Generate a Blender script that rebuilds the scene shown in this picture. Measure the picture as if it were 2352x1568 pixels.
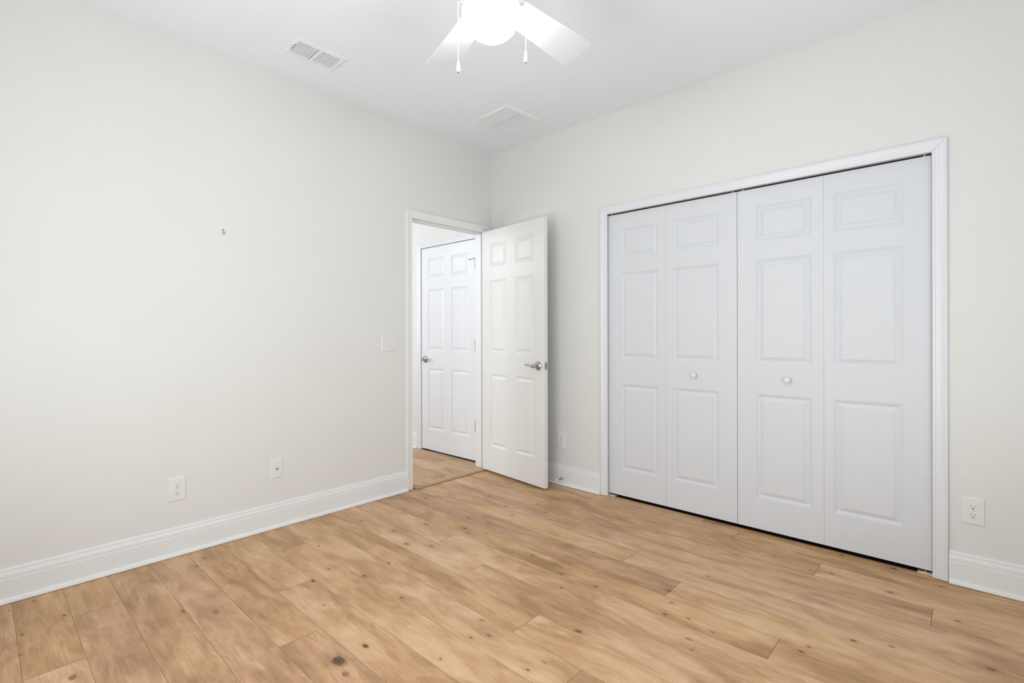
import bpy, bmesh, math, random
import numpy as np
from mathutils import Vector, Matrix

for o in list(bpy.data.objects):
    bpy.data.objects.remove(o)
SC = bpy.context.scene
COL = SC.collection
R = math.radians

# ------------------------------------------------------------------ camera
cam_d = bpy.data.cameras.new('camera')
cam = bpy.data.objects.new('camera', cam_d)
COL.objects.link(cam)
CP = Vector((3.1100, -3.1186, 1.1649))
YAW, PITCH, ROLL, FPX = -0.74474, -0.00026, -0.00235, 1143.16
fw = Vector((math.sin(YAW)*math.cos(PITCH), math.cos(YAW)*math.cos(PITCH), math.sin(PITCH)))
rt = Vector((math.cos(YAW), -math.sin(YAW), 0))
up = rt.cross(fw)
r2 = rt*math.cos(ROLL) + up*math.sin(ROLL)
u2 = -rt*math.sin(ROLL) + up*math.cos(ROLL)
cam.matrix_world = Matrix(((r2.x, u2.x, -fw.x, CP.x), (r2.y, u2.y, -fw.y, CP.y),
                           (r2.z, u2.z, -fw.z, CP.z), (0, 0, 0, 1)))
cam_d.sensor_width = 36.0
cam_d.lens = FPX*36.0/2352.0
cam_d.shift_y = -14.3/2352.0
cam_d.clip_start = 0.02
SC.camera = cam

# ------------------------------------------------------------------ light
SC.view_settings.view_transform = 'Standard'
SC.view_settings.look = 'None'
SC.view_settings.gamma = 1.0
SC.view_settings.use_curve_mapping = False
SC.view_settings.exposure = 0.14
GLOBE_STRENGTH = 29.0
FILL_POWER = 25.5
SIDE_FILL_POWER = 8.5
UPFILL_POWER = 8.5
HALL_POWER = 33.0
HALL_END = -2.6

world = bpy.data.worlds.new('sky')
SC.world = world
world.use_nodes = True
wn = world.node_tree
wbg = wn.nodes['Background']
wsky = wn.nodes.new('ShaderNodeTexSky')
wsky.sun_disc = False
wsky.sun_elevation = R(40)
wn.links.new(wsky.outputs['Color'], wbg.inputs['Color'])
wbg.inputs['Strength'].default_value = 0.12


def area(name, loc, rot, sx, sy, power, col=(1, 1, 1)):
    d = bpy.data.lights.new(name, 'AREA')
    d.shape = 'RECTANGLE'
    d.size, d.size_y, d.energy, d.color = sx, sy, power, col
    o = bpy.data.objects.new(name, d)
    o.location, o.rotation_euler = loc, rot
    COL.objects.link(o)
    return o


# fill lamps added at two unseen made-up windows; area lamp at the hall end
FILL_COL = (0.895, 0.955, 0.99)
area('rear_fill', (1.80, -3.635, 1.30), (R(90), 0, 0), 1.46, 1.66, FILL_POWER, FILL_COL)
area('side_fill', (3.615, -1.80, 1.30), (0, R(90), 0), 1.66, 1.56, SIDE_FILL_POWER, FILL_COL)
# narrow added lamps aimed upward to brighten the ceiling
area('rear_upfill', (1.80, -3.55, 0.52), (R(145), 0, 0), 1.40, 0.12, UPFILL_POWER, FILL_COL)
area('side_upfill', (3.53, -1.80, 0.52), (0, R(145), 0), 0.12, 1.50, UPFILL_POWER, FILL_COL)
area('hall_area_lamp', (-1.65, HALL_END+0.03, 1.70), (R(90), 0, 0), 1.1, 1.4, HALL_POWER, (0.895, 0.95, 1.0))  # unseen lamp added for the hall's light; end wall has no opening
ld = bpy.data.lights.new('hall_lamp', 'POINT')
ld.energy, ld.shadow_soft_size, ld.color = 13.0, 0.07, (0.92, 0.96, 1.0)
lo = bpy.data.objects.new('hall_lamp', ld)
lo.location = (-2.75, -2.38, 2.38)
COL.objects.link(lo)


# ------------------------------------------------------------------ materials
def new_mat(name):
    m = bpy.data.materials.new(name)
    m.use_nodes = True
    nt = m.node_tree
    return m, nt, nt.nodes['Principled BSDF']


def N(nt, typ, **kw):
    n = nt.nodes.new(typ)
    for k, v in kw.items():
        setattr(n, k, v)
    return n


def paint(name, col, rough=0.5, bump=0.0, scale=120.0, stretch=(1, 1, 1), spec=0.5, mottle=0.0, dist=0.002, detail=3.0):
    m, nt, b = new_mat(name)
    b.inputs['Roughness'].default_value = rough
    b.inputs['Specular IOR Level'].default_value = spec
    b.inputs['Base Color'].default_value = (*col, 1)
    tc = N(nt, 'ShaderNodeTexCoord')
    mp = N(nt, 'ShaderNodeMapping')
    mp.inputs['Scale'].default_value = stretch
    nt.links.new(tc.outputs['Object'], mp.inputs['Vector'])
    if bump > 0:
        nz = N(nt, 'ShaderNodeTexNoise')
        nz.inputs['Scale'].default_value = scale
        nz.inputs['Detail'].default_value = detail
        nt.links.new(mp.outputs['Vector'], nz.inputs['Vector'])
        bp = N(nt, 'ShaderNodeBump')
        bp.inputs['Strength'].default_value = bump
        bp.inputs['Distance'].default_value = dist
        nt.links.new(nz.outputs['Fac'], bp.inputs['Height'])
        nt.links.new(bp.outputs['Normal'], b.inputs['Normal'])
    if mottle > 0:
        n2 = N(nt, 'ShaderNodeTexNoise')
        n2.inputs['Scale'].default_value = 3.0
        n2.inputs['Detail'].default_value = 4.0
        nt.links.new(tc.outputs['Object'], n2.inputs['Vector'])
        mr = N(nt, 'ShaderNodeMapRange')
        mr.inputs['From Min'].default_value = 0.3
        mr.inputs['From Max'].default_value = 0.7
        mr.inputs['To Min'].default_value = 1.0 - mottle
        mr.inputs['To Max'].default_value = 1.0 + mottle
        nt.links.new(n2.outputs['Fac'], mr.inputs['Value'])
        mx = N(nt, 'ShaderNodeVectorMath', operation='SCALE')
        mx.inputs[0].default_value = col
        nt.links.new(mr.outputs['Result'], mx.inputs['Scale'])
        nt.links.new(mx.outputs['Vector'], b.inputs['Base Color'])
    return m


def metal(name, col, rough):
    m, nt, b = new_mat(name)
    b.inputs['Base Color'].default_value = (*col, 1)
    b.inputs['Metallic'].default_value = 1.0
    b.inputs['Roughness'].default_value = rough
    return m


WALL = paint('wall_paint', (0.797, 0.792, 0.768), 0.62, 0.10, 260, mottle=0.008, spec=0.3, dist=0.001)
CEIL = paint('ceiling_paint', (0.90, 0.936, 0.985), 0.8, 0.55, 55, spec=0.2, dist=0.004, detail=5)
TRIM = paint('warm_white_trim', (0.85, 0.855, 0.85), 0.36, 0.03, 90, (1, 1, 0.1))
COOL = paint('cool_white_trim', (0.80, 0.81, 0.84), 0.32, 0.03, 90, (1, 1, 0.1))
DOORW = paint('warm_white_door', (0.828, 0.830, 0.812), 0.27, 0.6, 190, (1, 1, 0.07), dist=0.0012)
DOORC = paint('cool_white_door', (0.82, 0.832, 0.862), 0.30, 0.5, 190, (1, 1, 0.07), dist=0.0012)
CLOSET = paint('cool_white_bifold', (0.735, 0.750, 0.780), 0.48, 0.7, 190, (1, 1, 0.07), dist=0.0012)
PLATE = paint('white_plastic', (0.83, 0.83, 0.815), 0.3)
FANW = paint('fan_white', (0.84, 0.84, 0.84), 0.35)
BLADEW = paint('blade_white', (0.76, 0.775, 0.80), 0.40)
VENTW = paint('vent_white', (0.88, 0.91, 0.945), 0.4)
DUCT_SHADE = paint('duct_shade_grey', (0.13, 0.13, 0.13), 0.7)
GRILLE_SHADE = paint('grille_shade_grey', (0.30, 0.30, 0.30), 0.8)
DARK = paint('slot_and_shade_black', (0.02, 0.018, 0.016), 0.6)  # near-black for slots and ends; also stands in for door-gap and track shade
SCREW = paint('painted_screw', (0.60, 0.595, 0.57), 0.35)
NICKEL = metal('satin_nickel', (0.46, 0.45, 0.44), 0.22)
HINGE = metal('dark_nickel', (0.26, 0.26, 0.255), 0.28)
STEEL = metal('steel', (0.55, 0.55, 0.55), 0.35)
TRACKM = paint('track_grey', (0.55, 0.55, 0.55), 0.45)
TAN = paint('almond_plastic', (0.93, 0.76, 0.58), 0.45)
RUBBER = paint('white_rubber', (0.85, 0.85, 0.84), 0.5)
ANCHOR = paint('grey_anchor', (0.28, 0.28, 0.27), 0.5)
REDUCER = paint('oak_reducer', (0.46, 0.270, 0.125), 0.42, 0.1, 60, (1, 0.08, 1), mottle=0.10)
GROOVE = paint('groove_brown', (0.13, 0.07, 0.03), 0.8)

m, nt, b = new_mat('lit_globe')
b.inputs['Base Color'].default_value = (0.9, 0.9, 0.9, 1)
b.inputs['Roughness'].default_value = 0.25
b.inputs['Emission Color'].default_value = (0.92, 0.965, 0.995, 1)
b.inputs['Emission Strength'].default_value = GLOBE_STRENGTH
GLOBE = m

m, nt, b = new_mat('window_glass')
b.inputs['Base Color'].default_value = (1, 1, 1, 1)
b.inputs['Roughness'].default_value = 0.02
b.inputs['Transmission Weight'].default_value = 1.0
GLASS = m


def wood(name, dark, mid, light, streak, knots=True, rough=0.42):
    m, nt, b = new_mat(name)
    L = nt.links.new
    gc = N(nt, 'ShaderNodeAttribute', attribute_name='gc')
    pl = N(nt, 'ShaderNodeAttribute', attribute_name='pl')
    kn = N(nt, 'ShaderNodeAttribute', attribute_name='kn')
    sg = N(nt, 'ShaderNodeSeparateXYZ'); L(gc.outputs['Vector'], sg.inputs[0])
    sp = N(nt, 'ShaderNodeSeparateXYZ'); L(pl.outputs['Vector'], sp.inputs[0])
    sk = N(nt, 'ShaderNodeSeparateXYZ'); L(kn.outputs['Vector'], sk.inputs[0])

    def mth(op, a, bb=None, c=None, clamp=False):
        n = N(nt, 'ShaderNodeMath', operation=op)
        n.use_clamp = clamp
        for i, v in enumerate((a, bb, c)):
            if v is None:
                continue
            if isinstance(v, (int, float)):
                n.inputs[i].default_value = v
            else:
                L(v, n.inputs[i])
        return n.outputs[0]

    def vec(x, y, z):
        n = N(nt, 'ShaderNodeCombineXYZ')
        for i, v in enumerate((x, y, z)):
            if isinstance(v, (int, float)):
                n.inputs[i].default_value = v
            else:
                L(v, n.inputs[i])
        return n.outputs[0]

    def noise(v, scale, detail=2.0, rgh=0.5, dst=0.0):
        n = N(nt, 'ShaderNodeTexNoise')
        n.inputs['Scale'].default_value = scale
        n.inputs['Detail'].default_value = detail
        n.inputs['Roughness'].default_value = rgh
        n.inputs['Distortion'].default_value = dst
        L(v, n.inputs['Vector'])
        return n.outputs['Fac']

    def rng(v, a, bb, c, d, smooth=True):
        n = N(nt, 'ShaderNodeMapRange')
        if smooth:
            n.interpolation_type = 'SMOOTHSTEP'
        for i, x in enumerate((a, bb, c, d)):
            n.inputs[1+i].default_value = x
        L(v, n.inputs[0])
        return n.outputs[0]

    gx, gy, gz = sg.outputs
    tone, seed, hue = sp.outputs
    kx, ky, ks = sk.outputs
    # distance to the knot, roughened
    wob = noise(vec(mth('MULTIPLY', kx, 1.0), ky, seed), 1.3, 2.0)
    d2 = mth('ADD', mth('POWER', mth('MULTIPLY', mth('ABSOLUTE', kx), 0.80), 2.0), mth('POWER', mth('MULTIPLY', mth('ABSOLUTE', ky), 1.35), 2.0))
    d = mth('ADD', mth('SQRT', d2), mth('MULTIPLY', mth('SUBTRACT', wob, 0.5), 1.1))
    halo = mth('POWER', 2.718, mth('MULTIPLY', d2, -0.16))
    # grain runs round the knots
    gyk = mth('ADD', gy, mth('MULTIPLY', mth('MULTIPLY', ky, halo), -0.012))
    warp = noise(vec(mth('MULTIPLY', gx, 2.2), mth('MULTIPLY', gy, 9.0), seed), 1.0, 2.0)
    gyw = mth('ADD', gyk, mth('MULTIPLY', mth('SUBTRACT', warp, 0.5), 0.030))
    cloud = noise(vec(mth('MULTIPLY', gx, 2.6), mth('MULTIPLY', gyk, 9.0), seed), 1.0, 4.0, 0.55, 0.6)
    mott = noise(vec(mth('MULTIPLY', gx, 9.0), mth('MULTIPLY', gyw, 30.0), seed), 1.0, 3.0, 0.6, 0.4)
    fine = noise(vec(mth('MULTIPLY', gx, 7.0), mth('MULTIPLY', gyw, 230.0), seed), 1.0, 3.0, 0.65)
    ringv = mth('SINE', mth('ADD', mth('MULTIPLY', gyw, 420.0), mth('MULTIPLY', noise(vec(mth('MULTIPLY', gx, 3.0), mth('MULTIPLY', gy, 14.0), seed), 1.0, 3.0), 30.0)))
    line = rng(ringv, 0.80, 1.0, 0.0, 1.0)
    lmask = rng(cloud, 0.44, 0.58, 0.0, 1.0)
    v = mth('ADD', 0.5, mth('MULTIPLY', mth('SUBTRACT', cloud, 0.5), 1.25))
    v = mth('ADD', v, mth('MULTIPLY', mth('SUBTRACT', mott, 0.5), 0.65))
    v = mth('ADD', v, mth('MULTIPLY', mth('SUBTRACT', fine, 0.5), streak))
    v = mth('ADD', v, mth('MULTIPLY', mth('MULTIPLY', line, lmask), 0.14))
    v = mth('ADD', v, mth('MULTIPLY', tone, 0.13), clamp=True)
    v = mth('SUBTRACT', v, mth('MULTIPLY', mth('MULTIPLY', halo, ks), 0.16), clamp=True)
    cr = N(nt, 'ShaderNodeValToRGB')
    e = cr.color_ramp.elements
    e[0].position, e[0].color = 0.12, (*dark, 1)
    e[1].position, e[1].color = 0.90, (*light, 1)
    em = cr.color_ramp.elements.new(0.5)
    em.color = (*mid, 1)
    L(v, cr.inputs[0])
    col = cr.outputs['Color']
    if knots:
        core = mth('MULTIPLY', rng(d, 1.0, 0.55, 0.0, 1.0), ks)
        rim = mth('MULTIPLY', rng(mth('ABSOLUTE', mth('SUBTRACT', d, 0.95)), 0.28, 0.05, 0.0, 1.0), ks)
        k = mth('ADD', mth('MULTIPLY', core, mth('ADD', 0.55, mth('MULTIPLY', wob, 0.8))), mth('MULTIPLY', rim, 0.22), clamp=True)
        mx = N(nt, 'ShaderNodeMix', data_type='RGBA')
        L(k, mx.inputs['Factor'])
        L(col, mx.inputs['A'])
        mx.inputs['B'].default_value = (0.085, 0.038, 0.013, 1)
        col = mx.outputs['Result']
    hs = N(nt, 'ShaderNodeHueSaturation')
    L(mth('ADD', 0.5, mth('MULTIPLY', hue, 0.003)), hs.inputs['Hue'])
    L(mth('ADD', 1.0, mth('MULTIPLY', hue, 0.03)), hs.inputs['Saturation'])
    L(col, hs.inputs['Color'])
    L(hs.outputs['Color'], b.inputs['Base Color'])
    L(rng(mott, 0.3, 0.7, rough-0.05, rough+0.07), b.inputs['Roughness'])
    b.inputs['Specular IOR Level'].default_value = 0.35
    bp = N(nt, 'ShaderNodeBump')
    bp.inputs['Strength'].default_value = 0.10
    bp.inputs['Distance'].default_value = 0.001
    L(mth('ADD', fine, mott), bp.inputs['Height'])
    L(bp.outputs['Normal'], b.inputs['Normal'])
    return m


OAK = wood('knotty_planks', (0.345, 0.185, 0.086), (0.570, 0.332, 0.170), (0.765, 0.505, 0.300), 0.42)
HALLOAK = wood('hall_planks', (0.34, 0.19, 0.096), (0.53, 0.318, 0.168), (0.69, 0.455, 0.27), 0.95, knots=False)


# ------------------------------------------------------------------ mesh helpers
class MB:
    def __init__(self):
        self.v, self.f, self.s = [], [], []

    def add(self, vs, fs, smooth=False):
        n = len(self.v)
        self.v += [tuple(p) for p in vs]
        self.f += [tuple(i+n for i in f) for f in fs]
        self.s += [smooth]*len(fs)
        return self

    def box(self, x0, x1, y0, y1, z0, z1):
        vs = [(x, y, z) for z in (z0, z1) for y in (y0, y1) for x in (x0, x1)]
        return self.add(vs, [(0, 2, 3, 1), (4, 5, 7, 6), (0, 1, 5, 4), (2, 6, 7, 3), (0, 4, 6, 2), (1, 3, 7, 5)])

    def loft(self, loops, cap=True, smooth=False, closed=True):
        """loops: list of equal-length point lists, joined one to the next"""
        n = len(loops[0])
        vs = [p for lp in loops for p in lp]
        fs = []
        for a in range(len(loops)-1):
            for i in range(n if closed else n-1):
                j = (i+1) % n
                fs.append((a*n+i, a*n+j, (a+1)*n+j, (a+1)*n+i))
        self.add(vs, fs, smooth)
        if cap:
            k = len(self.v)-len(vs)
            self.f += [tuple(k+i for i in range(n)), tuple(k+(len(loops)-1)*n+i for i in range(n))]
            self.s += [False, False]
        return self

    def lathe(self, prof, seg=32, mat=None, smooth=True):
        """prof: (radius, height) list revolved about local z; mat: optional transform"""
        loops = []
        for r, h in prof:
            r = max(r, 1e-5)
            lp = [Vector((r*math.cos(2*math.pi*i/seg), r*math.sin(2*math.pi*i/seg), h)) for i in range(seg)]
            loops.append([mat @ p if mat else p for p in lp])
        return self.loft(loops, True, smooth)

    def tube(self, pts, rad, seg=10, smooth=True):
        pts = [Vector(p) for p in pts]
        rads = rad if isinstance(rad, (list, tuple)) else [rad]*len(pts)
        loops = []
        ref = Vector((0, 0, 1))
        d0 = (pts[1]-pts[0]).normalized()
        if abs(d0.dot(ref)) > 0.9:
            ref = Vector((1, 0, 0))
        for i, p in enumerate(pts):
            d = (pts[min(i+1, len(pts)-1)]-pts[max(i-1, 0)]).normalized()
            a = d.cross(ref).normalized()
            c = d.cross(a)
            loops.append([p+(a*math.cos(t)+c*math.sin(t))*rads[i] for t in [2*math.pi*k/seg for k in range(seg)]])
        return self.loft(loops, True, smooth)

    def build(self, name, mat, parent=None, bevel=0.0, loc=None, segs=2):
        me = bpy.data.meshes.new(name)
        bm = bmesh.new()
        vv = [bm.verts.new(p) for p in self.v]
        for f, s in zip(self.f, self.s):
            try:
                fc = bm.faces.new([vv[i] for i in f])
                fc.smooth = s
            except ValueError:
                pass
        bmesh.ops.remove_doubles(bm, verts=bm.verts, dist=2e-6)
        bmesh.ops.recalc_face_normals(bm, faces=bm.faces)
        if bevel > 0:
            ed = [e for e in bm.edges if len(e.link_faces) == 2 and e.calc_face_angle(0) > 0.6]
            bmesh.ops.bevel(bm, geom=ed, offset=bevel, segments=segs, profile=0.5, affect='EDGES', clamp_overlap=True)
        bm.to_mesh(me)
        bm.free()
        me.materials.append(mat)
        o = bpy.data.objects.new(name, me)
        COL.objects.link(o)
        if parent:
            o.parent = parent
        if loc:
            o.location = loc
        return o


def tag(o, label=None, cat=None, group=None, kind=None):
    if label: o['label'] = label
    if cat: o['category'] = cat
    if group: o['group'] = group
    if kind: o['kind'] = kind
    return o


def thing(name, loc, label, cat, rz=0.0, group=None, kind=None):
    o = bpy.data.objects.new(name, None)
    o.empty_display_size = 0.05
    o.location = loc
    o.rotation_euler = (0, 0, rz)
    COL.objects.link(o)
    return tag(o, label, cat, group, kind)


def copy_tree(o, parent=None):
    c = o.copy()
    COL.objects.link(c)
    if parent:
        c.parent = parent
    for ch in list(o.children):
        copy_tree(ch, c)
    return c


def axis_mat(loc, axis):
    """transform sending local z to the given axis"""
    q = Vector((0, 0, 1)).rotation_difference(Vector(axis))
    return Matrix.Translation(Vector(loc)) @ q.to_matrix().to_4x4()


# ------------------------------------------------------------------ room dimensions
H = 2.757           # ceiling
WX, WY = 3.64, -3.66  # opposite corner of the room
T = 0.115           # wall thickness
HX, HY = -3.70, -2.6  # hall extent
# doorway to the hall (in wall_left) and closet opening (in wall_right)
DY0, DY1, DZ = -0.860, -0.093, 2.058
CX0, CX1, CZ = 1.163, 2.978, 2.062
# hall door opening
EX0, EX1, EZ = -1.003, -0.193, 2.045
HWY = -0.016        # face of the hall wall that carries the hall door


def wall_poly(name, outline, depth, label, cat='wall', mat=WALL):
    """outline: 3D points of one face (concave allowed), depth: offset vector to the other face"""
    d = Vector(depth)
    a = [Vector(p) for p in outline]
    mb = MB()
    mb.loft([a, [p+d for p in a]])
    return tag(mb.build(name, mat), label, cat, kind='structure')


J = 0.018  # jamb thickness
wall_poly('wall_left', [(0, WY-T, -0.01), (0, DY0-J, -0.01), (0, DY0-J, DZ+J), (0, DY1+J, DZ+J), (0, DY1+J, -0.01), (0, 0, -0.01), (0, 0, H), (0, WY-T, H)],
          (-T, 0, 0), 'long off-white wall on the left with the open doorway')
wall_poly('wall_right', [(0, 0, -0.01), (CX0-J, 0, -0.01), (CX0-J, 0, CZ+J), (CX1+J, 0, CZ+J), (CX1+J, 0, -0.01), (WX+T, 0, -0.01), (WX+T, 0, H), (0, 0, H)],
          (0, T, 0), 'off-white wall on the right holding the closet')
WIN = (1.05, 2.55, 0.45, 2.15)
mb = MB()
for x0, x1, z0, z1 in ((0, WIN[0], -0.01, H), (WIN[1], WX, -0.01, H), (WIN[0], WIN[1], -0.01, WIN[2]), (WIN[0], WIN[1], WIN[3], H)):
    mb.box(x0, x1, WY-T, WY, z0, z1)
tag(mb.build('wall_rear', WALL), 'off-white wall with an added window behind the photographer', 'wall', kind='structure')
WN2 = (-2.60, -1.00)
mb = MB()
for y0, y1, z0, z1 in ((WY-T, WN2[0], -0.01, H), (WN2[1], 0, -0.01, H), (WN2[0], WN2[1], -0.01, WIN[2]), (WN2[0], WN2[1], WIN[3], H)):
    mb.box(WX, WX+T, y0, y1, z0, z1)
tag(mb.build('wall_near', WALL), 'off-white wall with an added window just right of the photographer', 'wall', kind='structure')
mb = MB().box(-0.001, WX+T, WY-T, T, H, H+0.1)
tag(mb.build('ceiling', CEIL), 'light grey textured bedroom ceiling', 'ceiling', kind='structure')

# closet behind the bifold doors
mb = MB().box(CX0-0.25, CX1+0.25, 0.68, 0.75, -0.01, H)
tag(mb.build('wall_closet_back', WALL), 'back wall inside the closed closet', 'wall', kind='structure')
mb = MB().box(CX0-0.30, CX0-0.25, T, 0.75, -0.01, H)
tag(mb.build('wall_closet_left', WALL), 'left side wall inside the closed closet', 'wall', kind='structure')
mb = MB().box(CX1+0.25, CX1+0.30, T, 0.75, -0.01, H)
tag(mb.build('wall_closet_right', WALL), 'right side wall inside the closed closet', 'wall', kind='structure')
mb = MB().box(CX0-0.30, CX1+0.30, T, 0.75, H, H+0.1)
tag(mb.build('ceiling_closet', CEIL), 'ceiling inside the closed closet', 'ceiling', kind='structure')

# hall beyond the doorway
wall_poly('wall_hall_right', [(HX-T, HWY, -0.01), (EX0-J, HWY, -0.01), (EX0-J, HWY, EZ+J), (EX1+J, HWY, EZ+J), (EX1+J, HWY, -0.01), (-T-0.0005, HWY, -0.01), (-T-0.0005, HWY, H), (HX-T, HWY, H)],
          (0, T, 0), 'off-white hall wall around the closed white door, seen through the doorway')
mb = MB().box(HX-T, HX, HY-T, HWY, -0.01, H)
tag(mb.build('wall_hall_far', WALL), 'far side wall of the hall', 'wall', kind='structure')
mb = MB().box(HX, -T-0.0005, HY-T, HY, -0.01, H)
tag(mb.build('wall_hall_end', WALL), 'end wall of the hall', 'wall', kind='structure')
mb = MB().box(HX-T, -0.002, HY-T, HWY+T, H, H+0.1)
tag(mb.build('ceiling_hall', CEIL), 'ceiling of the hall', 'ceiling', kind='structure')
mb = MB().box(EX0-0.3, EX1+0.05, HWY+T+0.5, HWY+T+0.56, -0.01, H)
tag(mb.build('wall_room_beyond', WALL), 'wall of the dark room behind the hall door', 'wall', kind='structure')

# ------------------------------------------------------------------ plank floors
KNOTS = [(0.074, -2.937, .0076, .7), (0.326, -2.86, .0079, .9), (0.383, -2.989, .0074, .9), (0.555, -3.001, .0038, 1), (0.852, -2.887, .0176, .75), (0.104, -3.014, .0044, .9),
 (0.812, -2.022, .0135, .95), (1.438, -2.12, .0136, 1), (1.441, -2.23, .0305, 1), (1.525, -2.25, .0156, .6), (0.765, -2.422, .0168, .45), (0.946, -1.831, .0121, .8),
 (0.752, -1.914, .0085, .8), (0.332, -2.229, .0052, .9), (0.156, -2.294, .0083, .8), (0.662, -2.514, .0096, .8), (0.453, -1.82, .0075, .8), (0.071, -1.732, .0084, .6), (0.918, -1.676, .0127, .7),
 (1.05, -2.09, .0088, .6), (0.285, -1.461, .0179, .45), (0.232, -2.351, .0115, .4), (0.755, -0.976, .0121, .9), (0.863, -1.104, .0131, .85), (0.93, -1.141, .0064, .9), (1.015, -1.074, .0064, .9),
 (0.249, -0.921, .0136, .7), (1.404, -1.111, .01, .8), (1.639, -1.171, .0093, .9), (1.72, -1.277, .0075, .9), (1.247, -1.827, .0084, .8), (1.638, -1.708, .0055, .9), (1.733, -1.76, .0147, .5),
 (1.691, -1.817, .0073, .8), (1.703, -1.977, .0049, 1), (1.974, -1.809, .0066, .9), (1.993, -1.737, .0106, .45), (0.576, -1.416, .0146, .6), (0.786, -1.473, .0213, .55), (0.914, -1.397, .015, .6),
 (0.639, -1.223, .0167, .6), (1.053, -0.568, .0142, .6), (0.54, -0.579, .0138, .6), (0.182, -0.585, .0168, .5), (0.782, -0.657, .0129, .6), (0.925, -0.751, .0123, .6), (2.177, -0.716, .0084, .9),
 (2.098, -0.971, .009, .9), (2.152, -1.058, .0076, .9), (2.169, -1.163, .0104, .8), (2.256, -1.127, .0071, .9), (2.365, -1.154, .0068, .8), (1.835, -1.162, .0081, .9), (1.629, -0.868, .008, .8),
 (1.973, -1.504, .0147, .8), (2.316, -1.261, .0152, .5), (2.349, -1.317, .0073, .5), (1.751, -0.385, .0102, .5), (1.674, -0.638, .0042, .9), (2.197, -0.382, .0092, .6), (2.606, -0.008, .0117, .9),
 (2.825, -0.016, .0144, .9), (2.61, -0.283, .0076, .8), (3.008, -0.088, .0082, .9), (2.84, -0.312, .013, .7), (3.069, -0.408, .009, .8), (2.779, -0.848, .011, .9), (2.891, -0.794, .0108, .7),
 (2.664, -1.006, .0083, .7), (2.649, -1.055, .0106, .8), (3.16, -0.72, .0131, .7), (2.348, -0.262, .0117, .5), (2.9, -1.9, .012, .8), (2.5, -2.6, .014, .7), (1.9, -2.9, .01, .9), (3.3, -1.5, .012, .8), (1.2, -3.3, .013, .8)]
JOINTS = {0: 2.103, 1: 2.549, 2: 2.990, 3: 1.338, 4: 1.790, 5: 2.104, 6: 2.570, 7: 0.897, 8: 1.289, 9: 1.785, 10: 2.113, 11: 0.363, 12: 0.793, 13: 1.208, 14: 1.66, 15: 2.08, 16: 0.371, 17: 0.752, -1: 1.871}
EXTRA = {1: 0.467, 2: 0.903, 6: 0.476}
TONES = {}


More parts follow.
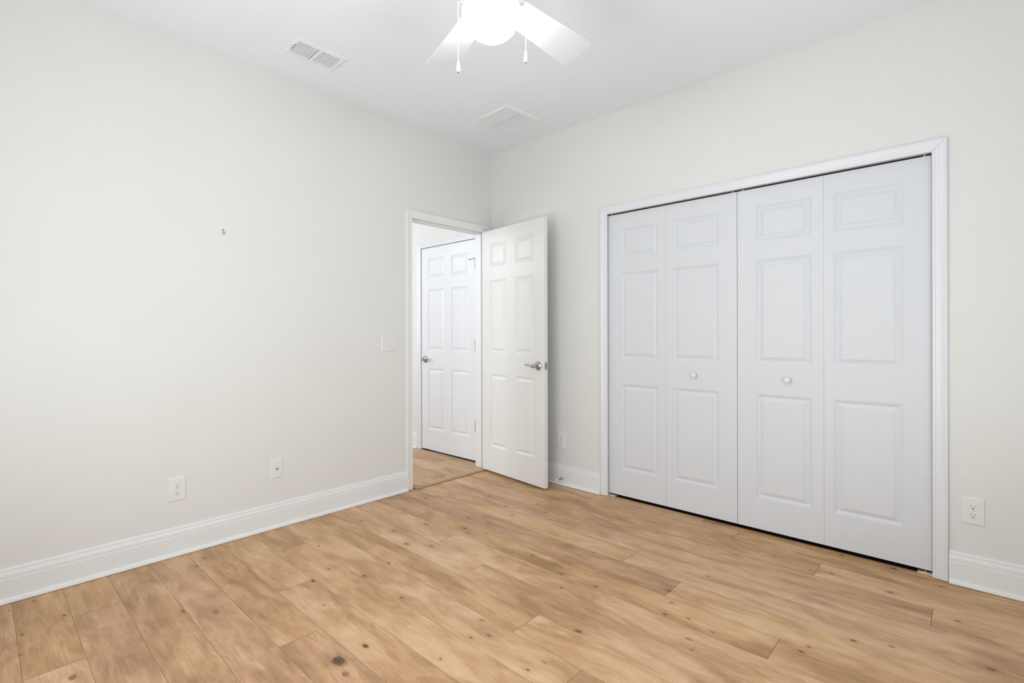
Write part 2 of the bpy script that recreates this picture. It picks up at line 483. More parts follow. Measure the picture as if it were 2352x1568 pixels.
def plank_floor(name, x0, x1, y0, y1, z, pitch, off, joints, length, mat, label, seed, knots):
    rnd = random.Random(seed)
    vs, fs, mi, gc, pl, kn = [], [], [], [], [], []
    k0 = int(math.floor((off-y1)/pitch))
    k1 = int(math.ceil((off-y0)/pitch))
    for k in range(k0, k1):
        ya, yb = off-pitch*(k+1), off-pitch*k
        ya, yb = max(ya, y0), min(yb, y1)
        if yb-ya < 0.004:
            continue
        j = joints.get(k, x0+rnd.uniform(0.2, length))
        cuts = []
        if isinstance(j, tuple):
            cuts = list(j)
        else:
            c = j
            while c > x0:
                cuts.append(c); c -= length
            c = j+length
            while c < x1:
                cuts.append(c); c += length
            if k in EXTRA and joints is JOINTS:
                cuts = [c for c in cuts if abs(c-EXTRA[k]) > 0.5] + [EXTRA[k]]
        cuts = sorted([c for c in cuts if x0+0.02 < c < x1-0.02])
        ends = [x0]+cuts+[x1]
        for a, bnd in zip(ends[:-1], ends[1:]):
            xa = a+(0.00065 if a > x0 else 0)
            xb = bnd-(0.00065 if bnd < x1 else 0)
            yy0, yy1 = ya+0.0004, yb-0.0004
            nx, ny = max(1, int((xb-xa)/0.04)), 5
            tone = rnd.uniform(-1, 1)
            sd = rnd.uniform(0, 60)
            hue = rnd.uniform(-1, 1)
            ox, oy = rnd.uniform(0, 40), rnd.uniform(0, 40)
            mine = [q for q in knots if xa-0.01 < q[0] < xb+0.01 and ya-0.004 < q[1] < yb+0.004]

            def put(x, y, zz):
                vs.append((x, y, zz)); gc.append((x+ox, y+oy, 0)); pl.append((tone, sd, hue))
                return len(vs)-1

            def face(idx, m):
                fs.append(idx); mi.append(m)
                px = sum(vs[i][0] for i in idx)/len(idx)
                py = sum(vs[i][1] for i in idx)/len(idx)
                q = min(mine, key=lambda q: ((px-q[0])*.7)**2+(py-q[1])**2) if mine else None
                for i in idx:
                    kn.append(((vs[i][0]-q[0])/q[2], (vs[i][1]-q[1])/q[2], q[3]) if q else (50, 50, 0))
            g = [[put(xa+(xb-xa)*i/nx, yy0+(yy1-yy0)*jj/ny, z) for jj in range(ny+1)] for i in range(nx+1)]
            for i in range(nx):
                for jj in range(ny):
                    face((g[i][jj], g[i+1][jj], g[i+1][jj+1], g[i][jj+1]), 0)
            ring = [g[i][0] for i in range(nx+1)]+[g[nx][jj] for jj in range(1, ny+1)]+[g[i][ny] for i in range(nx-1, -1, -1)]+[g[0][jj] for jj in range(ny-1, 0, -1)]
            low = [put(vs[q][0], vs[q][1], z-0.003) for q in ring]
            n = len(ring)
            for i in range(n):
                face((ring[i], low[i], low[(i+1) % n], ring[(i+1) % n]), 1)
    # base under the planks
    b0 = len(vs)
    for zz in (z-0.003, z-0.05):
        for x, y in ((x0, y0), (x1, y0), (x1, y1), (x0, y1)):
            vs.append((x, y, zz)); gc.append((x, y, 0)); pl.append((0, 0, 0))
    for f in ((0, 1, 2, 3), (7, 6, 5, 4), (0, 4, 5, 1), (1, 5, 6, 2), (2, 6, 7, 3), (3, 7, 4, 0)):
        fs.append(tuple(b0+i for i in f)); mi.append(1); kn.extend([(50, 50, 0)]*4)
    me = bpy.data.meshes.new(name)
    me.from_pydata(vs, [], fs)
    me.materials.append(mat)
    me.materials.append(GROOVE)
    me.polygons.foreach_set('material_index', mi)
    for nm, dat, dom in (('gc', gc, 'POINT'), ('pl', pl, 'POINT'), ('kn', kn, 'CORNER')):
        at = me.attributes.new(nm, 'FLOAT_VECTOR', dom)
        at.data.foreach_set('vector', np.array(dat, dtype=np.float32).ravel())
    me.update()
    o = bpy.data.objects.new(name, me)
    COL.objects.link(o)
    return tag(o, label, 'floor', kind='structure')


plank_floor('floor', -0.002, WX, WY, 0.026, 0.0, 0.1652, -0.031, JOINTS, 2.09, OAK, 'bedroom floor of wide knotty light brown planks', 5, KNOTS)
HJ = {0: (-1.35, -0.472), 1: (-1.2, -0.27), 2: (-0.95, -0.07), 3: (-0.9,)}
plank_floor('floor_hall', HX, -0.002, HY, HWY+0.010, 0.006, 0.168, -0.105, HJ, 0.9, HALLOAK, 'pale streaky plank floor of the hall beyond the doorway', 11, [])


for nm, lab, bx in (('floor_closet_shade', 'closet floor coloured near-black for the shade under the closed doors', (CX0-0.30, CX1+0.30, 0.0265, 0.75, -0.05, -0.002)),
                    ('floor_beyond_shade', 'floor behind the hall door, coloured near-black for the shade there', (EX0-0.3, EX1+0.05, HWY+0.0105, HWY+T+0.56, -0.05, 0.002))):
    tag(MB().box(*bx).build(nm, DARK), lab, 'floor', kind='structure')  # near-black colour stands in for the shade under both doors

# ------------------------------------------------------------------ baseboards
BASE = [(0, 0.0018), (0.015, 0.0018), (0.015, 0.103), (0.0125, 0.106), (0.0122, 0.1085), (0.0145, 0.111), (0.0138, 0.122), (0.0115, 0.130), (0.0085, 0.1315), (0.0083, 0.1345), (0.0082, 0.143), (0.0062, 0.1480), (0.003, 0.1500), (0, 0.1504)]
SHOE = [(0.0152, 0.0018), (0.028, 0.0018), (0.0278, 0.007), (0.0262, 0.013), (0.0232, 0.018), (0.0195, 0.0215), (0.0152, 0.023)]


def base_run(name, a, b, nrm, label, z=0.0, mat=TRIM):
    a, b, nrm = Vector((*a, 0)), Vector((*b, 0)), Vector((*nrm, 0))

    def run(prof):
        mb = MB()
        mb.loft([[p+nrm*(t+0.0004)+Vector((0, 0, zz+z+0.0003)) for t, zz in prof] for p in (a, b)])
        return mb
    o = run(BASE).build(name, mat)
    tag(o, label, 'baseboard', kind='structure')
    run(SHOE).build('shoe_molding', mat, o)
    return o


base_run('baseboard_left', (0, WY+0.03), (0, -0.9165), (1, 0), 'white baseboard along the long left wall')
base_run('baseboard_right', (0.0005, 0), (1.1205, 0), (0, -1), 'short white baseboard between open door and closet')
base_run('baseboard_closet_side', (3.0325, 0), (WX-0.0005, 0), (0, -1), 'white baseboard right of the closet casing')
base_run('baseboard_near', (WX, -0.03), (WX, WY+0.0005), (-1, 0), 'white baseboard on the wall beside the photographer')
base_run('baseboard_rear', (WX-0.03, WY), (0.0005, WY), (0, 1), 'white baseboard under the added window behind the photographer')
base_run('baseboard_hall', (HX+0.03, HWY), (-1.062, HWY), (0, -1), 'white hall baseboard left of the hall door', 0.006)
base_run('baseboard_hall_far', (HX, HWY-0.0005), (HX, HY), (1, 0), 'white baseboard on the far side of the hall', 0.006)

# ------------------------------------------------------------------ casings and jambs
CAS = [(0.0, 0.0), (0.0, 0.0095), (0.0025, 0.0110), (0.0110, 0.0115), (0.0135, 0.0098), (0.0160, 0.0105), (0.0300, 0.0128), (0.0400, 0.0158), (0.0440, 0.0172), (0.0465, 0.0160), (0.0480, 0.0165), (0.0535, 0.0165), (0.0570, 0.0135), (0.0570, 0.0)]


def casing(parent, lo, hi, top, z0, place, mat):
    """three mitred casing pieces; place(u, t, z) puts a point: u across the opening, t out of the wall"""
    def piece(name, loops):
        mb = MB()
        mb.loft(loops)
        return mb.build(name, mat, parent)
    e = 0.00035  # hairline mitre
    L = [[place(lo-w, t+0.0003, z0) for w, t in CAS], [place(lo-w, t+0.0003, top+w-e) for w, t in CAS]]
    Rr = [[place(hi+w, t+0.0003, z0) for w, t in CAS], [place(hi+w, t+0.0003, top+w-e) for w, t in CAS]]
    Hd = [[place(lo-w+e, t+0.0003, top+w+e) for w, t in CAS], [place(hi+w-e, t+0.0003, top+w+e) for w, t in CAS]]
    piece('side_casing', L)
    piece('side_casing', Rr)
    piece('head_casing', Hd)


# bedroom doorway
t1 = thing('trim_1', (0, 0, 0), 'warm white casing and jamb of the open bedroom doorway', 'door casing', kind='structure')
casing(t1, DY0-0.004, DY1+0.004, DZ-0.004, 0.003, lambda u, t, z: (t, u, z), TRIM)
mb = MB()
mb.box(-T-0.0005, 0.0006, DY0-J+0.0005, DY0, 0.003, DZ)
mb.build('jamb', TRIM, t1)
mb = MB().box(-T-0.0005, 0.0006, DY1, DY1+J-0.0005, 0.007, DZ)
mb.build('jamb', TRIM, t1)
mb = MB().box(-T-0.0005, 0.0006, DY0-J+0.0005, DY1+J-0.0005, DZ, DZ+J-0.0005)
mb.build('head_jamb', TRIM, t1)
mb = MB()
mb.box(-0.075, -0.038, DY0+0.0002, DY0+0.011, 0.008, DZ)
mb.box(-0.075, -0.038, DY1-0.011, DY1-0.0002, 0.008, DZ)
mb.box(-0.075, -0.038, DY0+0.011, DY1-0.011, DZ-0.011, DZ-0.0002)
mb.build('door_stop_strip', TRIM, t1)
sp = MB().box(-0.035, -0.006, DY0+0.0002, DY0+0.0014, 0.900, 0.957)
tag(sp.build('strike_plate', NICKEL, t1), 'small metal strike plate')
# hall side casing of the same doorway
casing(t1, DY0-0.004, DY1+0.004, DZ-0.004, 0.007, lambda u, t, z: (-T-0.0008-t, u if u < -0.06 else min(u, HWY-0.019), z), TRIM)

# closet opening
t2 = thing('trim_2', (CX0, 0, 0), 'cool white casing and jamb around the closet opening', 'door casing', kind='structure')
casing(t2, 1.179-CX0, 2.974-CX0, 2.036, 0.003, lambda u, t, z: (u, -t, z), COOL)
mb = MB().box(-J+0.0005, 0.0, 0.0003, T, 0.003, CZ)
mb.build('jamb', COOL, t2)
mb = MB().box(CX1-CX0, CX1-CX0+J-0.0005, 0.0003, T, 0.003, CZ)
mb.build('jamb', COOL, t2)
mb = MB().box(-J+0.0005, CX1-CX0+J-0.0005, 0.0003, T, CZ, CZ+J-0.0005)
mb.build('head_jamb', COOL, t2)

# hall door frame
t3 = thing('trim_3', (EX0, HWY, 0.006), 'cool white casing around the closed hall door', 'door casing', kind='structure')
EW = EX1-EX0
casing(t3, -0.001, EW+0.001, EZ-0.006, 0.003, lambda u, t, z: (u, -t, z), COOL)
mb = MB().box(-J+0.0005, 0, 0.0003, T, 0.003, EZ-0.006)
mb.build('jamb', COOL, t3)
mb = MB().box(EW, EW+J-0.0005, 0.0003, T, 0.003, EZ-0.006)
mb.build('jamb', COOL, t3)
mb = MB().box(-J+0.0005, EW+J-0.0005, 0.0003, T, EZ-0.006, EZ-0.006+J-0.0005)
mb.build('head_jamb', COOL, t3)
sp = MB().box(-0.006, 0.0, -0.0022, 0.0002, 0.885, 0.945)
tag(sp.build('strike_plate', NICKEL, t3), 'metal strike plate lip on the jamb')

# reducer strip across the doorway
mb = MB()
prof = [(-0.010, 0.0002), (0.033, 0.0002), (0.0355, 0.0022), (0.0365, 0.0048), (0.0355, 0.0074), (0.0325, 0.0092), (0.027, 0.0102), (0.012, 0.0108), (0.000, 0.0104), (-0.010, 0.0090)]
mb.loft([[(x, y, z) for x, z in prof] for y in (DY0+0.012, DY1-0.002)])
th = mb.build('trim_4', REDUCER)
tag(th, 'narrow wooden reducer strip on the floor across the doorway', 'threshold', kind='structure')


# ------------------------------------------------------------------ panelled doors
RINGS = [(0.0, 0.0), (0.0008, 0.0022), (0.0040, 0.0022), (0.0050, 0.0042), (0.0085, 0.0048), (0.0165, 0.0088), (0.0190, 0.0088), (0.0385, 0.0028), (0.0392, 0.0008)]


def panel_slab(w, h, t, cols, rows, back=True):
    """slab x 0..w, front face y=0 (towards -y), back y=t, z 0..h, with raised panels"""
    mb = MB()
    xs = sorted({0, w, *[c for q in cols for c in q]})
    zs = sorted({0, h, *[c for q in rows for c in q]})
    for side in ((0, 1), (t, -1)) if back else ((0, 1),):
        y0, sg = side
        for i in range(len(xs)-1):
            for k in range(len(zs)-1):
                x0, x1, z0, z1 = xs[i], xs[i+1], zs[k], zs[k+1]
                if (x0, x1) in cols and (z0, z1) in rows:
                    loops = []
                    for ins, dep in RINGS:
                        y = y0+sg*dep
                        loops.append([(x0+ins, y, z0+ins), (x1-ins, y, z0+ins), (x1-ins, y, z1-ins), (x0+ins, y, z1-ins)])
                    n = len(loops)
                    mb.loft(loops, cap=False)
                    mb.add(loops[-1], [(0, 1, 2, 3)])
                else:
                    mb.add([(x0, y0, z0), (x1, y0, z0), (x1, y0, z1), (x0, y0, z1)], [(0, 1, 2, 3)])
    if not back:
        mb.add([(0, t, 0), (w, t, 0), (w, t, h), (0, t, h)], [(0, 1, 2, 3)])
    # edges, split where the grid lines meet them
    for i in range(len(xs)-1):
        for z in (0, h):
            mb.add([(xs[i], 0, z), (xs[i+1], 0, z), (xs[i+1], t, z), (xs[i], t, z)], [(0, 1, 2, 3)])
    for k in range(len(zs)-1):
        for x in (0, w):
            mb.add([(x, 0, zs[k]), (x, 0, zs[k+1]), (x, t, zs[k+1]), (x, t, zs[k])], [(0, 1, 2, 3)])
    return mb


def lever_set(parent, x, y, z, sgn, out=-1):
    """rose, neck and curved lever; sgn: way the lever points in x, out: -1 stands off towards -y"""
    lv = MB()
    lv.lathe([(0.0335, 0.0003), (0.0340, 0.004), (0.0315, 0.0075), (0.0270, 0.0090), (0.0255, 0.0115), (0.0190, 0.0140), (0.0135, 0.0160)], 40, axis_mat((x, y, z), (0, out, 0)))
    rose = lv.build('door_lever', NICKEL, parent)
    tag(rose, 'satin nickel lever handle')
    lv = MB()
    yo = y+out*0.040
    lv.lathe([(0.0130, 0.0145), (0.0105, 0.018), (0.0098, 0.027), (0.0125, 0.031), (0.0135, 0.036), (0.0135, 0.044), (0.0115, 0.049), (0.006, 0.0515)], 28, axis_mat((x, y, z), (0, out, 0)))
    lv.build('neck', NICKEL, rose)
    P = [(0.004, 0.000), (0.018, -0.004), (0.030, -0.006), (0.042, -0.003), (0.056, 0.002), (0.072, 0.004), (0.088, 0.004), (0.094, 0.004)]
    RR = [0.0100, 0.0098, 0.0085, 0.0068, 0.0058, 0.0055, 0.0054, 0.0052]
    lv = MB()
    lv.tube([(x+sgn*a, yo, z+bz) for a, bz in P], RR, 14)
    lv.lathe([(0.0001, -0.0085), (0.0055, -0.0070), (0.0082, -0.003), (0.0088, 0.0), (0.0082, 0.003), (0.0055, 0.0070), (0.0001, 0.0085)], 18, axis_mat((x+sgn*0.098, yo, z+0.005), (1, 0, 0)))
    lv.lathe([(0.0108, -0.003), (0.0122, 0.0), (0.0108, 0.003)], 18, axis_mat((x+sgn*0.022, yo, z-0.004), (1, 0, 0)))
    lv.build('lever', NICKEL, rose)
    return rose


def hinge(parent, x, y, zc, hh=0.096, rad=0.0062):
    mb = MB()
    n = 5
    for i in range(n):
        z0 = zc-hh/2+hh*i/n
        mb.lathe([(rad*0.9, z0+0.0004), (rad, z0+0.001), (rad, z0+hh/n-0.001), (rad*0.9, z0+hh/n-0.0004)], 16, Matrix.Translation((x, y, 0)))
    mb.lathe([(rad*0.6, zc+hh/2), (rad*1.05, zc+hh/2+0.001), (rad*0.9, zc+hh/2+0.004), (0.0004, zc+hh/2+0.0055)], 16, Matrix.Translation((x, y, 0)))
    o = mb.build('hinge', HINGE, parent)
    return tag(o, 'satin nickel hinge barrel')


# the open bedroom door
d1 = thing('door_1', (0.0125, -0.1335, 0), 'open white six-panel bedroom door standing between doorway and closet', 'door', R(-6.6), kind='structure')
sl = panel_slab(0.759, 2.033, 0.035, [(0.104, 0.321), (0.428, 0.645)], [(0.208, 0.820), (0.998, 1.610), (1.716, 1.924)])
so = sl.build('slab', DOORW, d1, bevel=0.0)
so.location = (0, 0, 0.0175)
rose = lever_set(d1, 0.695, 0.0, 0.932, -1)
lever_set(d1, 0.695, 0.035, 0.932, -1, out=1)
mb = MB().box(0.7588, 0.7605, 0.0045, 0.0305, 0.9045, 0.9615)
lp = mb.build('latch_plate', NICKEL, d1, bevel=0.0005)
tag(lp, 'satin nickel latch plate on the door edge')
mb = MB()
mb.lathe([(0.0085, 0.0), (0.0085, 0.0006)], 20, axis_mat((0.7605, 0.0175, 0.933), (1, 0, 0)))
mb.build('latch_opening', DARK, lp)
mb = MB()
mb.loft([[(0.7606, 0.010, 0.926), (0.7606, 0.010, 0.940), (0.7606, 0.024, 0.940), (0.7606, 0.024, 0.926)],
         [(0.771, 0.010, 0.927), (0.771, 0.010, 0.939), (0.764, 0.024, 0.939), (0.764, 0.024, 0.927)]])
mb.build('latch_bolt', NICKEL, lp, bevel=0.0008)
for zz in (0.912, 0.954):
    mb = MB()
    mb.lathe([(0.0034, 0.0), (0.0028, 0.0005)], 14, axis_mat((0.7606, 0.0175, zz), (1, 0, 0)))
    mb.build('latch_screw', STEEL, lp)
for zc in (0.27, 1.05, 1.83):
    hinge(d1, -0.004, 0.0445, zc)

# the closed hall door
d2 = thing('door_2', (-1.000, HWY+0.0005, 0.006), 'closed white six-panel hall door seen through the doorway', 'door', kind='structure')
sl = panel_slab(0.803, 2.018, 0.035, [(0.104, 0.350), (0.458, 0.702)], [(0.203, 0.815), (0.988, 1.600), (1.705, 1.909)])
so = sl.build('slab', DOORC, d2)
so.location = (0, 0.001, 0.016)
lever_set(d2, 0.058, 0.001, 0.918, 1)
for i, zc in enumerate((1.802, 1.066, 0.333)):
    h = hinge(d2, 0.8065, -0.0075, zc, 0.098)
    if i == 0:
        mb = MB()
        zt = zc+0.049+0.004
        mb.tube([(0.8065, -0.0075, zt), (0.800, -0.020, zt+0.001), (0.786, -0.032, zt-0.006)], [0.0035, 0.003, 0.003], 10)
        mb.tube([(0.790, -0.028, zt-0.005), (0.762, -0.040, zt-0.007)], [0.0025, 0.0025], 10)
        mb.lathe([(0.006, 0), (0.0068, 0.003), (0.006, 0.006)], 14, axis_mat((0.765, -0.039, zt-0.007), (-0.9, -0.4, 0)))
        tag(mb.build('hinge_pin_stop', HINGE, h), 'hinge pin door stop arm')

# closet bifold doors: two folding pairs
LEAF_H = 2.0075
ROWS = [(0.183, 0.794), (0.972, 1.584), (1.690, 1.898)]


def bifold(name, x0, x1, x2, label, knob_leaf, knob_x):
    root = thing(name, (x0, 0.02, 0), label, 'closet door', kind='structure')
    yj = 0.0
    for i, (a, bb) in enumerate(((x0, x1), (x1, x2))):
        a2 = a+(0.0012 if i == 0 else 0.0004)
        w = bb-a-0.0016
        # wide stile is away from the fold
        c0, c1 = ((0.107, 0.395) if i == 0 else (0.046, 0.345))
        if i == 1:
            c0, c1 = 0.046, 0.344
        sc = w/0.4505
        mb = panel_slab(w, LEAF_H, 0.034, [(c0*sc, c1*sc)], ROWS, back=False)
        lf = mb.build('door_leaf', CLOSET, root)
        lf.location = (a2-x0, 0, 0.021)
        if i == knob_leaf:
            kb = MB()
            kx = knob_x-a2
            kb.lathe([(0.0075, 0.0002), (0.0085, 0.001), (0.0075, 0.006), (0.0070, 0.011), (0.0095, 0.0145), (0.0150, 0.018), (0.0175, 0.0225), (0.0172, 0.0270), (0.0140, 0.0315), (0.0080, 0.0340), (0.0004, 0.0348)], 32, axis_mat((kx, 0, 0.885), (0, -1, 0)))
            tag(kb.build('knob', PLATE, lf), 'round white knob')
        # pivot or guide pin on top
        pin = MB()
        px = {(0, 0): 0.026, (0, 1): w-0.028, (1, 0): 0.028, (1, 1): w-0.026}[(0 if name == 'door_3' else 1, i)]
        pin.lathe([(0.0055, LEAF_H+0.0002), (0.0055, LEAF_H+0.010), (0.0035, LEAF_H+0.011), (0.0035, LEAF_H+0.024)], 14, Matrix.Translation((px, 0.017, 0)))
        outer = (name == 'door_3' and i == 0) or (name == 'door_4' and i == 1)
        tag(pin.build('pivot_pin' if outer else 'guide_pin', RUBBER, lf), 'white pin running in the overhead track')
    return root


bifold('door_3', 1.1665, 1.6150, 2.0708, 'left pair of white bifold closet doors, nearer the open bedroom door', 1, 1.8095)
bifold('door_4', 2.0712, 2.5225, 2.9725, 'right pair of white bifold closet doors, nearer the right wall outlet', 0, 2.3465)

# overhead track
mb = MB()
TX0, TX1 = CX0+0.003, CX1-0.003
mb.box(TX0, TX1, 0.0185, 0.0197, 2.0375, CZ-0.0005)
mb.box(TX0, TX1, 0.0535, 0.0547, 2.0375, CZ-0.0005)
mb.box(TX0, TX1, 0.0197, 0.0535, CZ-0.0017, CZ-0.0005)
mb.box(TX0, TX1, 0.0197, 0.0275, 2.0375, 2.0387)
trk = mb.build('bifold_track', TRACKM)
tag(trk, 'grey metal bifold track under the closet head jamb', 'door track')
mb = MB().box(TX0+0.0005, TX1-0.0005, 0.0440, 0.0533, 2.0372, CZ-0.002)  # solid dark block painted in for shade within the track
tag(mb.build('track_shade', DARK, trk), 'near-black block standing in for the shade inside the track')

# floor pivot brackets
def bracket(x, sgn, label):
    """sgn +1: foot plate runs from the jamb at x towards +x"""
    o = thing('pivot_bracket', (x, 0.032, 0.0), label, 'bracket', group='closet floor brackets')
    mb = MB()
    L = 0.062
    xs = sorted((0.001*sgn, L*sgn))
    mb.box(xs[0], xs[1], -0.017, 0.017, 0.0003, 0.0050)
    xs = sorted((0.0003*sgn, 0.003*sgn))
    mb.box(xs[0], xs[1], -0.017, 0.017, 0.0003, 0.0185)
    pl = mb.build('plate', TAN, o, bevel=0.0012)
    for q in (0.014, 0.052):
        mb = MB()
        mb.lathe([(0.0040, 0.0050), (0.0035, 0.0066), (0.001, 0.0070)], 12, Matrix.Translation((q*sgn, -0.004, 0)))
        mb.build('screw', STEEL, o)
    mb = MB()
    mb.lathe([(0.0075, 0.005), (0.0075, 0.009), (0.0040, 0.010), (0.0040, 0.0205)], 16, Matrix.Translation((0.032*sgn, 0.004, 0)))
    tag(mb.build('pivot_post', STEEL, o), 'steel pivot post')
    return o


bracket(CX0+0.0002, 1, 'small almond floor bracket under the left end of the closet doors')
bracket(CX1-0.0002, -1, 'small almond floor bracket under the right end of the closet doors')


# ------------------------------------------------------------------ wall plates
def plate_mesh(w, h, t=0.0055, lip=0.004):
    """bevelled plate in local x/z, out of the wall towards -y"""
    mb = MB()
    loops = []
    for ins, y in ((0.0, -0.0002), (0.0, -0.0015), (lip*0.5, -t*0.75), (lip, -t), (lip*1.6, -t-0.0002)):
        a, c = w/2-ins, h/2-ins
        loops.append([(-a, y, -c), (a, y, -c), (a, y, c), (-a, y, c)])
    mb.loft(loops)
    return mb


def recept_mesh(zc, y):
    """rounded duplex receptacle face"""
    mb = MB()
    pts = []
    rr, hw = 0.0172, 0.0146
    for k in range(48):
        a = 2*math.pi*k/48
        pts.append((rr*math.cos(a), max(-0.0138, min(0.0138, rr*math.sin(a)))))
    mb.loft([[(x, y+0.0004, zc+z) for x, z in pts], [(x, y-0.0012, zc+z) for x, z in pts], [(x*0.94, y-0.0018, zc+z*0.94) for x, z in pts]])
    return mb


def make_outlet(loc, rz, label):
    o = thing('wall_outlet', loc, label, 'outlet', rz, group='duplex wall outlets')
    plate_mesh(0.079, 0.124).build('wall_plate', PLATE, o)
    yf = -0.0057
    for zc in (0.0195, -0.0195):
        rc = recept_mesh(zc, yf).build('receptacle', PLATE, o)
        mb = MB()
        ys = yf-0.0019
        mb.box(-0.0075, -0.0058, ys-0.0002, ys+0.0005, zc+0.0005, zc+0.0090)
        mb.box(0.0058, 0.0073, ys-0.0002, ys+0.0005, zc+0.0012, zc+0.0080)
        gp = [(0.0030*math.cos(a), max(-0.0016, 0.0030*math.sin(a))) for a in [2*math.pi*k/20 for k in range(20)]]
        mb.loft([[(x, ys+0.0005, zc-0.0075+z) for x, z in gp], [(x, ys-0.0002, zc-0.0075+z) for x, z in gp]])
        tag(mb.build('slots', DARK, rc), 'dark plug slots')
    mb = MB()
    mb.lathe([(0.0030, 0.0), (0.0028, 0.0008), (0.0018, 0.0012)], 16, axis_mat((0, yf, 0), (0, -1, 0)))
    mb.build('screw', SCREW, o)
    return o


out1 = make_outlet((0, -2.380, 0.351), R(90), 'white outlet on the left wall, left of the cable jack plate')
out2 = copy_tree(out1)
out2.location, out2.rotation_euler = (0.757, 0, 0.346), (0, 0, 0)
out2['label'] = 'white outlet low on the wall between open door and closet'
out3 = copy_tree(out1)
out3.location, out3.rotation_euler = (3.117, 0, 0.351), (0, 0, 0)
out3['label'] = 'white outlet low on the wall right of the closet'

# coax plate
cx = thing('cable_outlet', (0, -1.8635, 0.357), 'slim white wall plate with one round metal cable jack, between outlet and doorway', 'cable jack', R(90))
plate_mesh(0.068, 0.114).build('wall_plate', PLATE, cx)
mb = MB()
mb.lathe([(0.0062, 0.0), (0.0062, 0.003), (0.0047, 0.0032), (0.0047, 0.010), (0.0036, 0.0104), (0.0036, 0.006), (0.0008, 0.006)], 20, axis_mat((0, -0.0057, 0), (0, -1, 0)), smooth=False)
tag(mb.build('connector', NICKEL, cx), 'threaded metal connector')
for zz in (0.0415, -0.0415):
    mb = MB()
    mb.lathe([(0.0028, 0.0), (0.0026, 0.0008), (0.0015, 0.0011)], 14, axis_mat((0, -0.0057, zz), (0, -1, 0)))
    mb.build('screw', SCREW, cx)

# light switch
sw = thing('light_switch', (0, -1.0645, 1.1115), 'white two-gang rocker light switch left of the doorway', 'light switch', R(90))
plate_mesh(0.126, 0.126).build('wall_plate', PLATE, sw)
for i, xc in enumerate((-0.0220, 0.0240)):
    mb = MB()
    yf = -0.0058
    mb.box(xc-0.0172, xc+0.0172, yf-0.0004, yf+0.0006, -0.0345, 0.0345)
    fr = mb.build('rocker_frame', SCREW, sw)
    mb = MB()
    tp, bt = (0.0045, 0.0008) if i == 0 else (0.0008, 0.0055)
    loops = []
    for k, (zz, dp) in enumerate(((0.0330, tp), (0.0, 0.0022), (-0.0330, bt))):
        loops.append([(xc-0.0158, yf-0.0003, zz), (xc+0.0158, yf-0.0003, zz), (xc+0.0158, yf-0.0004-dp, zz), (xc-0.0158, yf-0.0004-dp, zz)])
    mb.loft(loops)
    mb.build('rocker', PLATE, sw, bevel=0.0003)
    for zz in (0.0480, -0.0480):
        mb = MB()
        mb.lathe([(0.0030, 0.0), (0.0028, 0.0007), (0.0018, 0.0010)], 14, axis_mat((xc, -0.0057, zz), (0, -1, 0)))
        mb.build('screw', SCREW, sw)

# wall anchor and screw left on the wall
mb = MB()
mb.lathe([(0.0055, 0.0002), (0.0055, 0.0010), (0.0045, 0.0014), (0.0030, 0.0010), (0.0004, 0.0006)], 18, axis_mat((0, 0, 0), (1, 0, 0)))
o = mb.build('wall_anchor', ANCHOR)
o.location = (0, -2.155, 1.763)
tag(o, 'flat grey wall anchor, upper of two dots on the left wall', 'wall anchor')
mb = MB()
mb.lathe([(0.0022, 0.0002), (0.0022, 0.008), (0.0055, 0.0095), (0.0062, 0.0115), (0.0050, 0.0140), (0.0020, 0.0152)], 18, axis_mat((0, 0, 0), (1, 0, 0)))
o = mb.build('wall_screw', NICKEL)
o.location = (0, -2.155, 1.746)
tag(o, 'shiny screw head just under the grey wall anchor on the left wall', 'screw')

# spring-free rigid door stop on the baseboard
ds = thing('door_stop', (0.774, -0.0156, 0.0515), 'metal door stop screwed to the baseboard beside the open door', 'door stop')
A = axis_mat((0, 0, 0), (0.03, -1, 0.06))
mb = MB()
mb.lathe([(0.0130, 0.0004), (0.0130, 0.002), (0.0095, 0.0045), (0.0060, 0.011), (0.0048, 0.020)], 24, A)
mb.build('base', NICKEL, ds)
mb = MB()
mb.lathe([(0.0047, 0.020), (0.0042, 0.040), (0.0045, 0.062)], 20, A)
mb.build('rod', NICKEL, ds)
mb = MB()
mb.lathe([(0.0062, 0.0622), (0.0074, 0.064), (0.0074, 0.074), (0.0060, 0.078), (0.0005, 0.079)], 20, A)
tag(mb.build('rubber_tip', RUBBER, ds), 'white rubber tip')


# ------------------------------------------------------------------ ceiling vents
def vent_frame(w, h, iw, ih, drop, lip):
    """flange ring hanging from z=0 downwards: outer w*h, inner iw*ih"""
    mb = MB()
    def rect(a, c, z):
        return [(-a, -c, z), (a, -c, z), (a, c, z), (-a, c, z)]
    mb.loft([rect(iw/2, ih/2, -0.0004), rect(w/2, h/2, -0.0004), rect(w/2, h/2, -0.0018), rect(w/2-lip, h/2-lip, -drop), rect(iw/2+0.002, ih/2+0.002, -drop), rect(iw/2, ih/2, -drop+0.002)], cap=False)
    n = 4
    k = len(mb.v)-24
    for i in range(n):
        j = (i+1) % n
        mb.f.append((k+20+i, k+20+j, k+j, k+i)); mb.s.append(False)
    return mb


